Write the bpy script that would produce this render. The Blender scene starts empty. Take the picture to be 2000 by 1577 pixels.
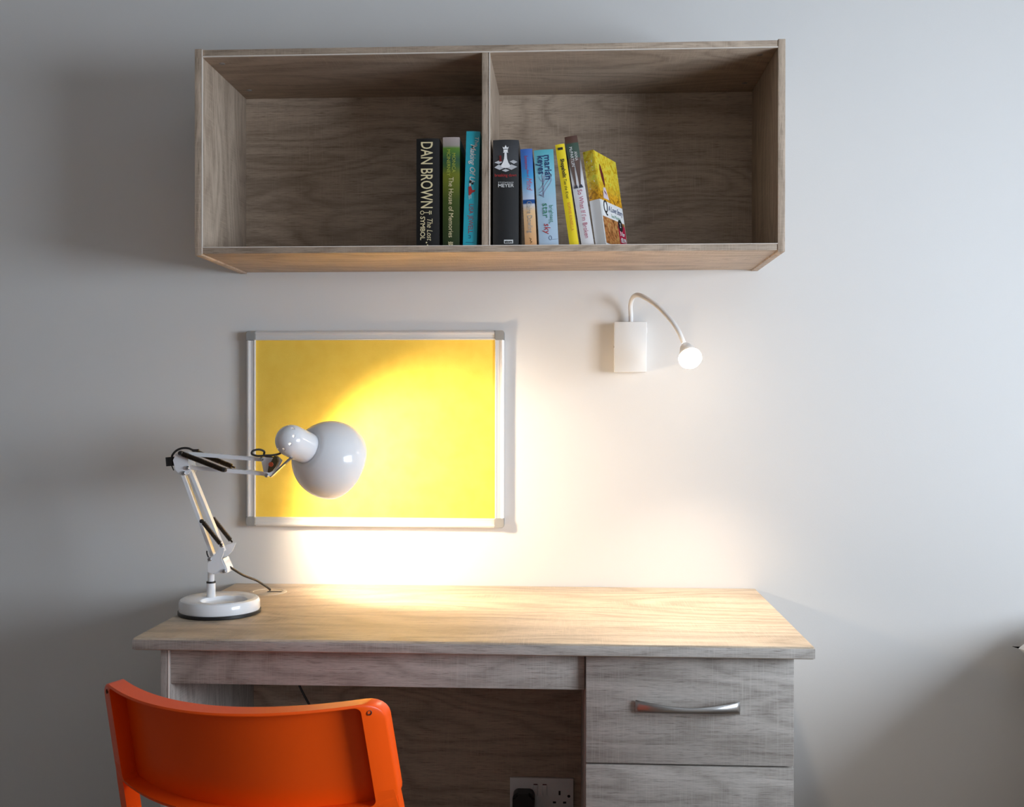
import bpy, bmesh, math, random
from math import sin, cos, pi, radians, sqrt
from mathutils import Vector, Matrix
random.seed(4)
C = bpy.context.scene.collection
SC = bpy.context.scene

# ------------------------------------------------------------------ camera, light, exposure
cam = bpy.data.objects.new('camera', bpy.data.cameras.new('camera'))
C.objects.link(cam)
F_PX, CX, CY = 2057.3, 1000.0, 797.7
YAW, PITCH, ROLL = 0.054037, -0.002679, 0.001351
fw = Vector((-sin(YAW)*cos(PITCH), cos(YAW)*cos(PITCH), sin(PITCH)))
rt = Vector((cos(YAW), sin(YAW), 0)); up = rt.cross(fw)
r2 = rt*cos(ROLL) + up*sin(ROLL); u2 = up*cos(ROLL) - rt*sin(ROLL)
M4 = Matrix((r2, u2, -fw)).transposed().to_4x4()
M4.translation = Vector((0.134278, -2.426958, 1.166476))
cam.matrix_world = M4
cam.data.sensor_width = 36.0
cam.data.lens = F_PX*36.0/2000.0
cam.data.shift_y = (CY - 788.5)/2000.0
cam.data.clip_start = 0.05
SC.camera = cam

SC.view_settings.view_transform = 'Standard'
SC.view_settings.look = 'None'
SC.view_settings.exposure = 0.0
SC.view_settings.gamma = 1.0
SC.view_settings.use_curve_mapping = False

w = bpy.data.worlds.new('world'); SC.world = w; w.use_nodes = True
w.node_tree.nodes['Background'].inputs[0].default_value = (0.62, 0.78, 1.0, 1)
w.node_tree.nodes['Background'].inputs[1].default_value = 1.0

RX, LX, FY, CZ = 2.25, -2.3, -3.7, 2.5          # room shell: right, left, front (behind the camera), ceiling
WY0, WY1, WZ0, WZ1 = -2.60, -1.05, 0.88, 1.74   # window opening in the right wall
ld = bpy.data.lights.new('window_daylight', 'AREA'); ld.shape = 'RECTANGLE'
ld.size = WZ1-WZ0; ld.size_y = WY1-WY0; ld.energy = 90; ld.color = (0.76, 0.87, 1.0)
lo = bpy.data.objects.new('window_daylight', ld); C.objects.link(lo)
lo.location = (RX+0.16, (WY0+WY1)/2, (WZ0+WZ1)/2); lo.rotation_euler = (0, pi/2, 0)

BULB_STRENGTH, LED_STRENGTH, LED_SPOT = 680.0, 30.0, 20.0

# ------------------------------------------------------------------ mesh helpers
class MB:
    """collects shapes given in world metres, then links them as ONE mesh object"""
    def __init__(s): s.bm = bmesh.new()
    def box(s, x0, x1, y0, y1, z0, z1, bev=0.0, seg=2):
        r = bmesh.ops.create_cube(s.bm, size=1.0); vs = r['verts']
        for v in vs:
            v.co = Vector(((x0+x1)/2 + v.co.x*(x1-x0), (y0+y1)/2 + v.co.y*(y1-y0), (z0+z1)/2 + v.co.z*(z1-z0)))
        if bev > 0:
            es = list({e for v in vs for e in v.link_edges})
            bmesh.ops.bevel(s.bm, geom=es, offset=bev, segments=seg, profile=0.5, affect='EDGES')
        return s
    def poly(s, vs, fs):
        b = [s.bm.verts.new(v) for v in vs]
        for f in fs:
            try: s.bm.faces.new([b[i] for i in f])
            except ValueError: pass
        return b
    def tube(s, pts, r, n=10, r1=None, caps=True, smooth=0):
        pts = [Vector(p) for p in pts]
        if smooth: pts = spline(pts, smooth)
        m = len(pts); vs = []; fs = []
        t0 = (pts[1]-pts[0]).normalized()
        a = t0.orthogonal().normalized()
        for i, p in enumerate(pts):
            t = (pts[min(i+1, m-1)] - pts[max(i-1, 0)]).normalized()
            a = (a - t*a.dot(t)).normalized(); b = t.cross(a)
            rr = r if r1 is None else r + (r1-r)*i/(m-1)
            for k in range(n):
                q = 2*pi*k/n; vs.append(p + (a*cos(q) + b*sin(q))*rr)
        for i in range(m-1):
            for k in range(n):
                k2 = (k+1) % n
                fs.append((i*n+k, i*n+k2, (i+1)*n+k2, (i+1)*n+k))
        if caps: fs.append(tuple(range(n))[::-1]); fs.append(tuple((m-1)*n+k for k in range(n)))
        s.poly(vs, fs); return s
    def lathe(s, prof, o, axis=(0, 0, 1), n=48, caps=False):
        """prof: (radius, height along axis) list"""
        o = Vector(o); ax = Vector(axis).normalized(); a = ax.orthogonal().normalized(); b = ax.cross(a)
        vs = []; fs = []; idx = []
        for (r, h) in prof:
            if r < 1e-6: idx.append([len(vs)]); vs.append(o + ax*h)
            else:
                idx.append(list(range(len(vs), len(vs)+n)))
                for k in range(n):
                    q = 2*pi*k/n; vs.append(o + ax*h + (a*cos(q)+b*sin(q))*r)
        for i in range(len(prof)-1):
            A, B = idx[i], idx[i+1]
            for k in range(n):
                k2 = (k+1) % n
                if len(A) == 1 and len(B) == 1: continue
                if len(A) == 1: fs.append((A[0], B[k2], B[k]))
                elif len(B) == 1: fs.append((A[k], A[k2], B[0]))
                else: fs.append((A[k], A[k2], B[k2], B[k]))
        if caps:
            if len(idx[0]) > 1: fs.append(tuple(idx[0])[::-1])
            if len(idx[-1]) > 1: fs.append(tuple(idx[-1]))
        s.poly(vs, fs); return s
    def prism(s, poly, y0, y1):
        """(x, z) outline extruded along y"""
        n = len(poly)
        vs = [(x, y0, z) for x, z in poly] + [(x, y1, z) for x, z in poly]
        fs = [tuple(range(n))[::-1], tuple(range(n, 2*n))]
        for i in range(n):
            j = (i+1) % n; fs.append((i, j, n+j, n+i))
        s.poly(vs, fs); return s
    def bar(s, p0, p1, wz, y0, y1):
        """flat bar between two (x, z) points in a plane parallel to the wall"""
        d = Vector((p1[0]-p0[0], p1[1]-p0[1])).normalized(); nn = Vector((-d.y, d.x))*wz/2
        P0, P1 = Vector(p0), Vector(p1)
        q = [P0+nn, P0-nn, P1-nn, P1+nn]
        return s.prism([(v.x, v.y) for v in q], y0, y1)
    def build(s, name, mat, parent=None, angle=35, smooth=True, kind=None, label=None, xf=None, origin=None):
        bmesh.ops.recalc_face_normals(s.bm, faces=s.bm.faces[:])
        o0 = ORI.get(parent.name, Vector((0, 0, 0))) if parent else (Vector(origin) if origin else Vector((0, 0, 0)))
        if xf is not None: bmesh.ops.transform(s.bm, matrix=xf, verts=s.bm.verts[:])
        bmesh.ops.translate(s.bm, vec=-o0, verts=s.bm.verts[:])
        me = bpy.data.meshes.new(name); s.bm.to_mesh(me); s.bm.free()
        if smooth and len(me.polygons):
            me.shade_smooth(); me.set_sharp_from_angle(angle=radians(angle))
        if mat: me.materials.append(mat)
        o = bpy.data.objects.new(name, me); C.objects.link(o)
        if parent: o.parent = parent; ORI[o.name] = o0
        else: o.location = o0; ORI[o.name] = o0
        if kind: o['kind'] = kind
        if label: o['label'] = label
        return o
ORI = {}

def spline(p, k):
    out = []
    n = len(p)
    for i in range(n-1):
        a, b, c, d = p[max(i-1, 0)], p[i], p[i+1], p[min(i+2, n-1)]
        for j in range(k):
            t = j/k
            out.append(0.5*((2*b) + (c-a)*t + (2*a-5*b+4*c-d)*t*t + (3*b-a-3*c+d)*t**3))
    out.append(p[-1]); return out

def thing(name, label, cat, loc=(0, 0, 0), group=None, rot=None):
    o = bpy.data.objects.new(name, None); C.objects.link(o)
    o.empty_display_size = 0.05; o.location = loc
    if rot: o.rotation_euler = rot
    o['label'] = label; o['category'] = cat
    if group: o['group'] = group
    ORI[o.name] = Vector(loc) if rot is None else Vector((0, 0, 0))
    return o

def text(s, name, mat, parent, x, z, size, y=-0.0006, down=True, shear=0.0, sx=1.0, bold=0.0, align='LEFT', space=1.0, xf=None, ln=None):
    """flat printed lettering on a face looking towards -y, in the parent's own coordinates; down: reads top to bottom"""
    cu = bpy.data.curves.new(name, 'FONT'); cu.body = s; cu.size = size; cu.shear = shear; cu.offset = bold
    cu.align_x = align; cu.align_y = 'CENTER'; cu.space_character = space; cu.space_line = 0.85; cu.resolution_u = 3
    t = bpy.data.objects.new(name, cu); C.objects.link(t)
    dg = bpy.context.evaluated_depsgraph_get(); dg.update()
    me = bpy.data.meshes.new_from_object(t.evaluated_get(dg)); me.name = name
    bpy.data.objects.remove(t); bpy.data.curves.remove(cu)
    if ln:
        xs = [v.co.x for v in me.vertices]; sx = ln/(max(xs)-min(xs))
    m = Matrix.Translation((x, y, z)) @ Matrix.Rotation(pi/2, 4, 'X')
    if down: m = m @ Matrix.Rotation(-pi/2, 4, 'Z')
    m = m @ Matrix.Diagonal((sx, 1, 1, 1))
    if xf is not None: m = xf @ m
    me.transform(m); me.materials.clear(); me.materials.append(mat)
    o = bpy.data.objects.new(name, me); C.objects.link(o); o.parent = parent
    return o

# ------------------------------------------------------------------ materials
def mat(name, col, rough=0.5, metal=0.0, spec=0.5, coat=0.0, emit=None, es=0.0):
    m = bpy.data.materials.new(name); m.use_nodes = True
    b = m.node_tree.nodes['Principled BSDF']
    b.inputs['Base Color'].default_value = (*col, 1); b.inputs['Roughness'].default_value = rough
    b.inputs['Metallic'].default_value = metal; b.inputs['Specular IOR Level'].default_value = spec
    b.inputs['Coat Weight'].default_value = coat
    if emit: b.inputs['Emission Color'].default_value = (*emit, 1); b.inputs['Emission Strength'].default_value = es
    return m

def lin(r, g, b):
    f = lambda c: c/12.92 if c <= 0.04045 else ((c+0.055)/1.055)**2.4
    return (f(r/255), f(g/255), f(b/255))

def nd(m, t, **kw):
    n = m.node_tree.nodes.new(t)
    for k, v in kw.items(): setattr(n, k, v)
    return n

def noise(m, vec, scale, loc=(0, 0, 0), detail=3, rough=0.55, dist=0.0, rot=(0, 0, 0)):
    L = m.node_tree.links
    mp = nd(m, 'ShaderNodeMapping'); mp.inputs['Scale'].default_value = scale; mp.inputs['Location'].default_value = loc
    L.new(vec, mp.inputs[0])
    n = nd(m, 'ShaderNodeTexNoise'); n.inputs['Scale'].default_value = 1.0; n.inputs['Detail'].default_value = detail
    n.inputs['Roughness'].default_value = rough; n.inputs['Distortion'].default_value = dist
    L.new(mp.outputs[0], n.inputs['Vector']); return n.outputs[0]

def ramp(m, fac, stops):
    r = nd(m, 'ShaderNodeValToRGB'); e = r.color_ramp.elements
    while len(e) < len(stops): e.new(0.5)
    for i, (p, c) in enumerate(stops):
        e[i].position = p; e[i].color = (*c, 1) if len(c) == 3 else c
    m.node_tree.links.new(fac, r.inputs[0]); return r.outputs[0]

def mix(m, a, b, fac, mode='MIX'):
    n = nd(m, 'ShaderNodeMix', data_type='RGBA', blend_type=mode)
    L = m.node_tree.links
    for s, v in ((n.inputs['Factor'], fac), (n.inputs['A'], a), (n.inputs['B'], b)):
        if isinstance(v, (int, float)): s.default_value = v
        elif isinstance(v, tuple): s.default_value = (*v, 1)
        else: L.new(v, s)
    return n.outputs['Result']

def wood(name, axis, seed=0.0, light=(0.62, 0.525, 0.425), dark=(0.36, 0.28, 0.215), cath=1.0, rough=0.48):
    """sawn pale oak laminate: long figure, short dark fibres along the grain, faint light saw lines across it"""
    m = mat(name, light, rough, spec=0.35); L = m.node_tree.links
    b = m.node_tree.nodes['Principled BSDF']
    tc = nd(m, 'ShaderNodeTexCoord'); v = tc.outputs['Object']
    def sc(along, across):
        s = [across]*3; s['XYZ'.index(axis)] = along; return tuple(s)
    off = (seed*3.1, seed*1.7, seed*2.3)
    fig = noise(m, v, sc(0.9, 8.0), off, detail=4, rough=0.55, dist=0.8*cath)
    # growth rings: bands of a slowly warped height field, giving arches and long flames
    warp = noise(m, v, sc(1.5, 5.5), tuple(o+9.0 for o in off), detail=2, rough=0.45, dist=0.3)
    mul = nd(m, 'ShaderNodeMath', operation='MULTIPLY'); mul.inputs[1].default_value = 16.0*cath; L.new(warp, mul.inputs[0])
    fr_ = nd(m, 'ShaderNodeMath', operation='PINGPONG'); fr_.inputs[1].default_value = 0.5; L.new(mul.outputs[0], fr_.inputs[0])
    fib = noise(m, v, sc(22.0, 420.0), off, detail=3, rough=0.65, dist=0.9)
    fib2 = noise(m, v, sc(60.0, 900.0), off, detail=2, rough=0.6, dist=0.5)
    saw = noise(m, v, sc(520.0, 14.0), off, detail=2, rough=0.55)
    blot = noise(m, v, sc(5.0, 9.0), off, detail=2)
    md = tuple(0.42*a+0.58*d for a, d in zip(light, dark))
    c = ramp(m, fig, [(0.30, md), (0.50, tuple(0.75*a+0.25*d for a, d in zip(light, dark))), (0.68, light)])
    c = mix(m, c, ramp(m, fr_.outputs[0], [(0.04, (0.66, 0.64, 0.62)), (0.18, (0.86, 0.85, 0.84)), (0.42, (1.04, 1.04, 1.04))]), 0.62, 'MULTIPLY')
    c = mix(m, c, ramp(m, fib, [(0.30, (0.55, 0.53, 0.51)), (0.46, (0.95, 0.95, 0.95)), (0.70, (1.12, 1.12, 1.12))]), 0.9, 'MULTIPLY')
    c = mix(m, c, ramp(m, fib2, [(0.30, (0.70, 0.69, 0.68)), (0.5, (1.0, 1.0, 1.0)), (0.7, (1.08, 1.08, 1.08))]), 0.6, 'MULTIPLY')
    sawf = ramp(m, saw, [(0.50, (0, 0, 0)), (0.74, (1, 1, 1))])
    sawm = mix(m, (0.0, 0.0, 0.0), sawf, ramp(m, blot, [(0.38, (0.06,)*3), (0.66, (0.48,)*3)]), 'MIX')
    c = mix(m, c, tuple(min(1.0, x*1.12) for x in light), sawm)
    L.new(c, b.inputs['Base Color'])
    bp = nd(m, 'ShaderNodeBump'); bp.inputs['Strength'].default_value = 0.25; bp.inputs['Distance'].default_value = 0.0006
    L.new(fib, bp.inputs['Height']); L.new(bp.outputs[0], b.inputs['Normal'])
    return m

def plaster(name, col):
    m = mat(name, col, 0.62, spec=0.25); L = m.node_tree.links; b = m.node_tree.nodes['Principled BSDF']
    v = nd(m, 'ShaderNodeTexCoord').outputs['Object']
    n = noise(m, v, (260, 260, 260), detail=2)
    bp = nd(m, 'ShaderNodeBump'); bp.inputs['Strength'].default_value = 0.12; bp.inputs['Distance'].default_value = 0.0008
    L.new(n, bp.inputs['Height']); L.new(bp.outputs[0], b.inputs['Normal'])
    return m

OAK_DIM = dict(light=(0.57, 0.45, 0.345), dark=(0.30, 0.22, 0.16)); OAK_DAYLIT = dict(light=(0.54, 0.495, 0.45), dark=(0.275, 0.24, 0.21))  # one laminate: dim brown for shelf, daylight grey for fronts, painted into the tone
SX = wood('oak_dim_along_x', 'X', 0.0, **OAK_DIM); SX2 = wood('oak_dim_along_x_b', 'X', 1.3, **OAK_DIM); SX3 = wood('oak_dim_along_x_c', 'X', 2.9, **OAK_DIM); SZM = wood('oak_dim_along_z', 'Z', 0.6, **OAK_DIM)
WX = wood('oak_daylit_along_x', 'X', 0.0, **OAK_DAYLIT); WX2 = wood('oak_daylit_along_x_b', 'X', 1.3, **OAK_DAYLIT); WX3 = wood('oak_daylit_along_x_c', 'X', 2.9, **OAK_DAYLIT)
WZ = wood('oak_daylit_along_z', 'Z', 0.6, **OAK_DAYLIT); WTOP = wood('oak_lamplit_worktop', 'X', 4.2, cath=0.6, light=(0.67, 0.55, 0.415), dark=(0.42, 0.32, 0.23))  # worktop copy warmed, lamp glow put into its colour
EDGE = mat('pale_edge_highlight', (0.78, 0.70, 0.62), 0.4)  # pale colour paints the light caught along inner panel edges
WALL = plaster('wall_paint', (0.74, 0.725, 0.705)); CEIL = plaster('ceiling_paint', (0.52, 0.51, 0.50)); WALL2 = plaster('grey_wall_paint', (0.42, 0.38, 0.345))
WHITE = mat('white_gloss_enamel', (0.82, 0.83, 0.85), 0.16, spec=0.5, coat=0.3)
WHITEP = mat('white_plastic', (0.82, 0.82, 0.81), 0.38)
BLACK = mat('black_plastic', (0.014, 0.013, 0.013), 0.42)
CABLE = mat('black_cable_rubber', (0.018, 0.014, 0.012), 0.5)
SPRING = mat('dark_bronze_spring', (0.045, 0.032, 0.022), 0.35, metal=0.7)
STEEL = mat('bright_steel', (0.6, 0.6, 0.62), 0.25, metal=1.0)
NICKEL = mat('satin_nickel', (0.52, 0.51, 0.50), 0.3, metal=1.0)
ALU = mat('anodised_aluminium', (0.76, 0.75, 0.74), 0.45, metal=0.25)
CAPG = mat('grey_plastic_corner', (0.30, 0.30, 0.29), 0.5)
ORANGE = mat('orange_plastic', (0.93, 0.090, 0.003), 0.34, spec=0.3)
HOLE = mat('dark_recess', (0.01, 0.01, 0.01), 0.8)
GREYM = mat('grey_cam_cap', (0.30, 0.27, 0.25), 0.4, metal=0.4)

def felt():
    m = mat('yellow_felt', (0.86, 0.60, 0.07), 0.95, spec=0.12); L = m.node_tree.links; b = m.node_tree.nodes['Principled BSDF']
    v = nd(m, 'ShaderNodeTexCoord').outputs['Object']
    n = noise(m, v, (420, 420, 420), detail=3)
    n2 = noise(m, v, (26, 26, 26), detail=3)
    c = ramp(m, n2, [(0.3, (0.90, 0.60, 0.085)), (0.7, (0.95, 0.66, 0.105))])
    L.new(c, b.inputs['Base Color'])
    bp = nd(m, 'ShaderNodeBump'); bp.inputs['Strength'].default_value = 0.35; bp.inputs['Distance'].default_value = 0.0008
    L.new(n, bp.inputs['Height']); L.new(bp.outputs[0], b.inputs['Normal'])
    b.inputs['Sheen Weight'].default_value = 0.25; b.inputs['Sheen Tint'].default_value = (1, 0.95, 0.75, 1)
    return m
FELT = felt()

# ------------------------------------------------------------------ the setting
def struct(name, mb, m): return mb.build(name, m, kind='structure', smooth=False)
struct('wall_back', MB().box(LX-0.1, RX+0.1, 0.0, 0.12, -0.1, CZ+0.1), WALL)
struct('wall_left', MB().box(LX-0.12, LX, FY, 0.0, 0, CZ), WALL2)
struct('wall_front', MB().box(LX-0.1, RX+0.1, FY-0.12, FY, -0.1, CZ+0.1), WALL2)
wr = MB()
wr.box(RX, RX+0.14, FY, WY0, 0, CZ); wr.box(RX, RX+0.14, WY1, 0.0, 0, CZ)
wr.box(RX, RX+0.14, WY0, WY1, 0, WZ0); wr.box(RX, RX+0.14, WY0, WY1, WZ1, CZ)
struct('wall_right', wr, WALL)
struct('ceiling', MB().box(LX, RX, FY, 0.0, CZ, CZ+0.1), CEIL)
FLOORM = wood('floor_laminate', 'Y', 7.0, light=(0.30, 0.24, 0.19), dark=(0.16, 0.12, 0.09))
fl = struct('floor', MB().box(LX, RX, FY, 0.0, -0.1, 0.0), FLOORM)
wf = MB()
for a in ((WY0, WY0+0.05, WZ0, WZ1), (WY1-0.05, WY1, WZ0, WZ1), (WY0, WY1, WZ0, WZ0+0.05), (WY0, WY1, WZ1-0.05, WZ1)):
    wf.box(RX+0.06, RX+0.11, a[0], a[1], a[2], a[3])
struct('window_1', wf, WHITEP)
struct('baseboard_back', MB().box(LX, RX, -0.012, 0.0, 0.0, 0.07, 0.002), WHITEP)

# ------------------------------------------------------------------ wall cabinet (open shelf)
SX0, SX1, SZ0, SZ1, SD = -0.6323, 0.5629, 1.4731, 1.8960, 0.3060
T = 0.0145
IX0, IX1, IZ0, IZ1 = SX0+T, SX1-T, 1.4897, 1.8795
sh = thing('wall_shelf', 'open two-bay wall shelf unit in grey-brown oak laminate holding the books', 'shelf', (SX0, 0, SZ0))
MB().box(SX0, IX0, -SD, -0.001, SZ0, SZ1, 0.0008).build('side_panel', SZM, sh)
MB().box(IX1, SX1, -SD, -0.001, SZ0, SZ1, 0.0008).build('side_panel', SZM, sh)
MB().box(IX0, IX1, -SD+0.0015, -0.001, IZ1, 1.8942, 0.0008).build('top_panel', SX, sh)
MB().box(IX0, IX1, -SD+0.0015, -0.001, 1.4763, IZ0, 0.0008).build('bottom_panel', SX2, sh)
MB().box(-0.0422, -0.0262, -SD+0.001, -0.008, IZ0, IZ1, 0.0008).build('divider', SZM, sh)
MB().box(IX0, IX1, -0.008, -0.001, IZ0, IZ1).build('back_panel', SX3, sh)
e = 0.0022  # painted highlight lines along the front inner edges
MB().box(IX0, IX0+e*0.7, -SD-0.0004, -SD+0.004, 1.4763, 1.8942).build('edge_highlight', EDGE, sh)
MB().box(IX0, IX1, -SD-0.0002, -SD+0.004, IZ1-0.0004, IZ1+e*0.7).build('edge_highlight', EDGE, sh)
MB().box(IX0, IX1, -SD-0.0002, -SD+0.004, IZ0-e*0.5, IZ0+0.0004).build('edge_highlight', EDGE, sh)
MB().box(-0.0276, -0.0258, -SD-0.0002, -SD+0.004, IZ0, IZ1).build('edge_highlight', EDGE, sh)
for (x, y) in ((-0.590, -0.262), (-0.590, -0.075), (0.520, -0.262), (0.520, -0.075)):
    MB().lathe([(0.0, -0.0012), (0.0055, -0.0012), (0.0065, 0.0), (0.0065, 0.001)], (x, y, IZ1), n=20).build('cam_cap', GREYM, sh)

# ------------------------------------------------------------------ noticeboard
BX0, BX1, BZ0, BZ1 = -0.6139, -0.0139, 0.8854, 1.3382
nb = thing('noticeboard', 'yellow felt noticeboard in an aluminium frame on the wall behind the desk lamp', 'noticeboard', (BX0, 0, BZ0))
RW = 0.0215
MB().box(BX0+0.012, BX1-0.012, -0.014, -0.004, BZ0+0.012, BZ1-0.012).build('felt_panel', FELT, nb)
def rail(p0, p1, horiz):
    # stepped frame profile: outer round bead, flat land, inner lip
    prof = [(0.0, -0.001), (0.0, -0.016), (0.0015, -0.019), (0.0045, -0.0205), (0.0085, -0.0195), (0.0092, -0.0175), (0.0175, -0.0175),
            (0.0182, -0.0190), (0.0208, -0.0185), (RW, -0.0165), (RW, -0.0125)]
    n = len(prof); vs = []; fs = []
    for end in (0, 1):
        for (d, y) in prof:
            if horiz == 'T': vs.append(((p0, p1)[end], y, BZ1-d))
            if horiz == 'B': vs.append(((p0, p1)[end], y, BZ0+d))
            if horiz == 'L': vs.append((BX0+d, y, (p0, p1)[end]))
            if horiz == 'R': vs.append((BX1-d, y, (p0, p1)[end]))
    for i in range(n-1): fs.append((i, i+1, n+i+1, n+i))
    mb = MB(); mb.poly(vs, fs); return mb
CP = 0.0222
rail(BX0+CP-0.002, BX1-CP+0.002, 'T').build('frame_rail', ALU, nb, angle=20)
rail(BX0+CP-0.002, BX1-CP+0.002, 'B').build('frame_rail', ALU, nb, angle=20)
rail(BZ0+CP-0.002, BZ1-CP+0.002, 'L').build('frame_rail', ALU, nb, angle=20)
rail(BZ0+CP-0.002, BZ1-CP+0.002, 'R').build('frame_rail', ALU, nb, angle=20)
for sx, sz in ((0, 0), (1, 0), (0, 1), (1, 1)):
    pts = []; R = 0.006
    for k in range(7):
        q = pi + (pi/2)*k/6; pts.append((R+R*cos(q), R+R*sin(q)))
    pts += [(CP, 0.0), (CP, CP*0.85), (CP*0.85, CP), (0.0, CP)]
    P = [((BX1-x if sx else BX0+x), (BZ1-z if sz else BZ0+z)) for x, z in pts]
    mb = MB().prism(P, -0.0215, -0.0005)
    es = [ed for ed in mb.bm.edges if all(v.co.y < -0.021 for v in ed.verts)]
    bmesh.ops.bevel(mb.bm, geom=es, offset=0.0012, segments=2, affect='EDGES')
    mb.build('corner_cap', CAPG, nb, label='grey plastic corner cap')

# ------------------------------------------------------------------ desk
DX0, DX1, DD, DT = -0.6450, 0.5597, 0.5848, 0.75
TH = 0.0225
FYD = -DD+0.030                              # front plane of drawers and panels
dk = thing('desk', 'oak laminate desk with a drawer pedestal on its right side, against the wall', 'desk', (DX0, -DD, 0))
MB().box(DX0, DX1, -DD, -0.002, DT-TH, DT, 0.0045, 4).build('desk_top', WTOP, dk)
UZ_ = DT-TH
MB().box(DX0+0.0005, DX1-0.0005, -DD-0.0006, -DD+0.003, DT-TH+0.002, DT-0.0035, 0.0005).build('edge_daylight_skin', WX2, dk)  # thin greyer skin, daylight on the front edge put into its colour
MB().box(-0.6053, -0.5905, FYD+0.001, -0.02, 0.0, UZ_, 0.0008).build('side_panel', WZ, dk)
MB().box(-0.5911, -0.5898, FYD+0.0005, FYD+0.004, 0.0, UZ_).build('edge_highlight', EDGE, dk)
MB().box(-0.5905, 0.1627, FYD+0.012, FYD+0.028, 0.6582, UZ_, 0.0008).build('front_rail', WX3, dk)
MB().box(-0.5905, 0.1627, -0.035, -0.02, 0.0, UZ_).build('back_panel', SX2, dk)  # browner copy of the laminate, kneehole shade put into its colour
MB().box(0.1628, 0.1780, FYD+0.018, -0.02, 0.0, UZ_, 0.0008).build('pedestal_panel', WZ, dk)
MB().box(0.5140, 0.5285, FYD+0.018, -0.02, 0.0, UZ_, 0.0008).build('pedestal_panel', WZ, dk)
MB().box(0.1780, 0.5140, FYD+0.03, FYD+0.04, 0.03, UZ_).build('pedestal_inner', BLACK, dk)
def bow_handle(zc, parent):
    vs = []; fs = []; n = 28; m = 10; x0, x1 = 0.2523, 0.4350
    for i in range(n+1):
        t = i/n; s = 2*t-1
        hz = 0.0055 + 0.0062*abs(s)**1.7           # half height flares to the ends
        zb = zc - 0.0115 + 0.0062*(1-abs(s)**2.6)
        y = FYD - 0.0035 - 0.023*(1-abs(s)**2.6)
        th = 0.0030 + 0.0012*abs(s)
        for k in range(m):
            q = 2*pi*k/m
            vs.append((x0+(x1-x0)*t, y - th*sin(q), zb + hz + hz*cos(q)))
    for i in range(n):
        for k in range(m):
            k2 = (k+1) % m; fs.append((i*m+k, i*m+k2, (i+1)*m+k2, (i+1)*m+k))
    fs += [tuple(range(m)), tuple(n*m+k for k in range(m))]
    mb = MB(); mb.poly(vs, fs)
    for x in (x0+0.006, x1-0.006): mb.box(x-0.005, x+0.005, FYD-0.004, FYD+0.001, zc-0.008, zc+0.008)
    return mb.build('handle', NICKEL, parent, angle=60, label='satin nickel bow handle')
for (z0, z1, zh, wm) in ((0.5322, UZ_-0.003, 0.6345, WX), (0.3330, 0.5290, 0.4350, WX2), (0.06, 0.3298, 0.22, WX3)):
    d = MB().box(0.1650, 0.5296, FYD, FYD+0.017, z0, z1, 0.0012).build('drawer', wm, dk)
    bow_handle(zh, d)
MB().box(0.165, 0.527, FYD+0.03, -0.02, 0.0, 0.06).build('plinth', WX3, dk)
# cable grommet ring with its slotted cap
GX, GY = -0.5330, -0.1180
MB().lathe([(0.0405, 0.0), (0.0405, 0.0016), (0.039, 0.0024), (0.033, 0.0024), (0.0325, 0.0012), (0.0, 0.0012)], (GX, GY, DT), n=48)\
    .build('cable_grommet', mat('beige_plastic_grommet', (0.62, 0.52, 0.40), 0.4), dk, label='beige round cable grommet')
MB().box(GX-0.002, GX+0.034, GY-0.004, GY+0.005, DT+0.001, DT+0.0016).build('grommet_slot', HOLE, dk)

# ------------------------------------------------------------------ wall reading light
wl = thing('wall_reading_light', 'white box wall light with a lit lamp head on a bent flexible arm', 'wall light', (0.27, 0, 1.24))
MB().box(0.2366, 0.3093, -0.036, -0.0005, 1.2423, 1.3558, 0.0016).build('mount_box', WHITEP, wl)
MB().box(0.3080, 0.3112, -0.026, -0.014, 1.330, 1.343, 0.001).build('switch', WHITEP, wl)
MB().lathe([(0.0, 0.0008), (0.0022, 0.0008), (0.0028, 0.0)], (0.2366, -0.020, 1.300), (-1, 0, 0), n=14).build('screw', STEEL, wl)
LED = Vector((0.3885, -0.170, 1.2745))
MB().tube([(0.2745, -0.020, 1.3548), (0.2745, -0.020, 1.372), (0.2735, -0.030, 1.397), (0.2800, -0.052, 1.4120), (0.2945, -0.080, 1.4095),
           (0.3250, -0.115, 1.385), (0.3520, -0.145, 1.352), (0.3680, -0.160, 1.325), (0.3780, -0.167, 1.300)], 0.0052, 14, smooth=8).build('flexible_arm', WHITEP, wl)
ax = Vector((0.22, -0.62, -0.75)).normalized()
hd = MB().lathe([(0.0, -0.026), (0.007, -0.026), (0.012, -0.020), (0.0175, -0.006), (0.0195, 0.004), (0.0185, 0.004)], LED - ax*0.004, ax, n=28).build('lamp_head', WHITEP, wl)
LEDM = mat('led_diffuser', (0.9, 0.88, 0.85), 0.4, emit=(1.0, 0.82, 0.62), es=LED_STRENGTH)
MB().lathe([(0.0185, 0.002), (0.0235, 0.007), (0.0250, 0.014), (0.0230, 0.022), (0.0165, 0.029), (0.009, 0.0325), (0.0, 0.034)], LED - ax*0.004, ax, n=28).build('diffuser', LEDM, hd, label='glowing warm white lamp diffuser')
sl = bpy.data.lights.new('reading_spot', 'SPOT'); sl.energy = LED_SPOT; sl.color = (1.0, 0.82, 0.62); sl.spot_size = radians(118); sl.spot_blend = 0.75; sl.shadow_soft_size = 0.02
so_ = bpy.data.objects.new('reading_spot', sl); C.objects.link(so_); so_.location = LED + ax*0.034
so_.rotation_euler = Vector((0.03, -0.38, -0.92)).to_track_quat('-Z', 'Y').to_euler()

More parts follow.
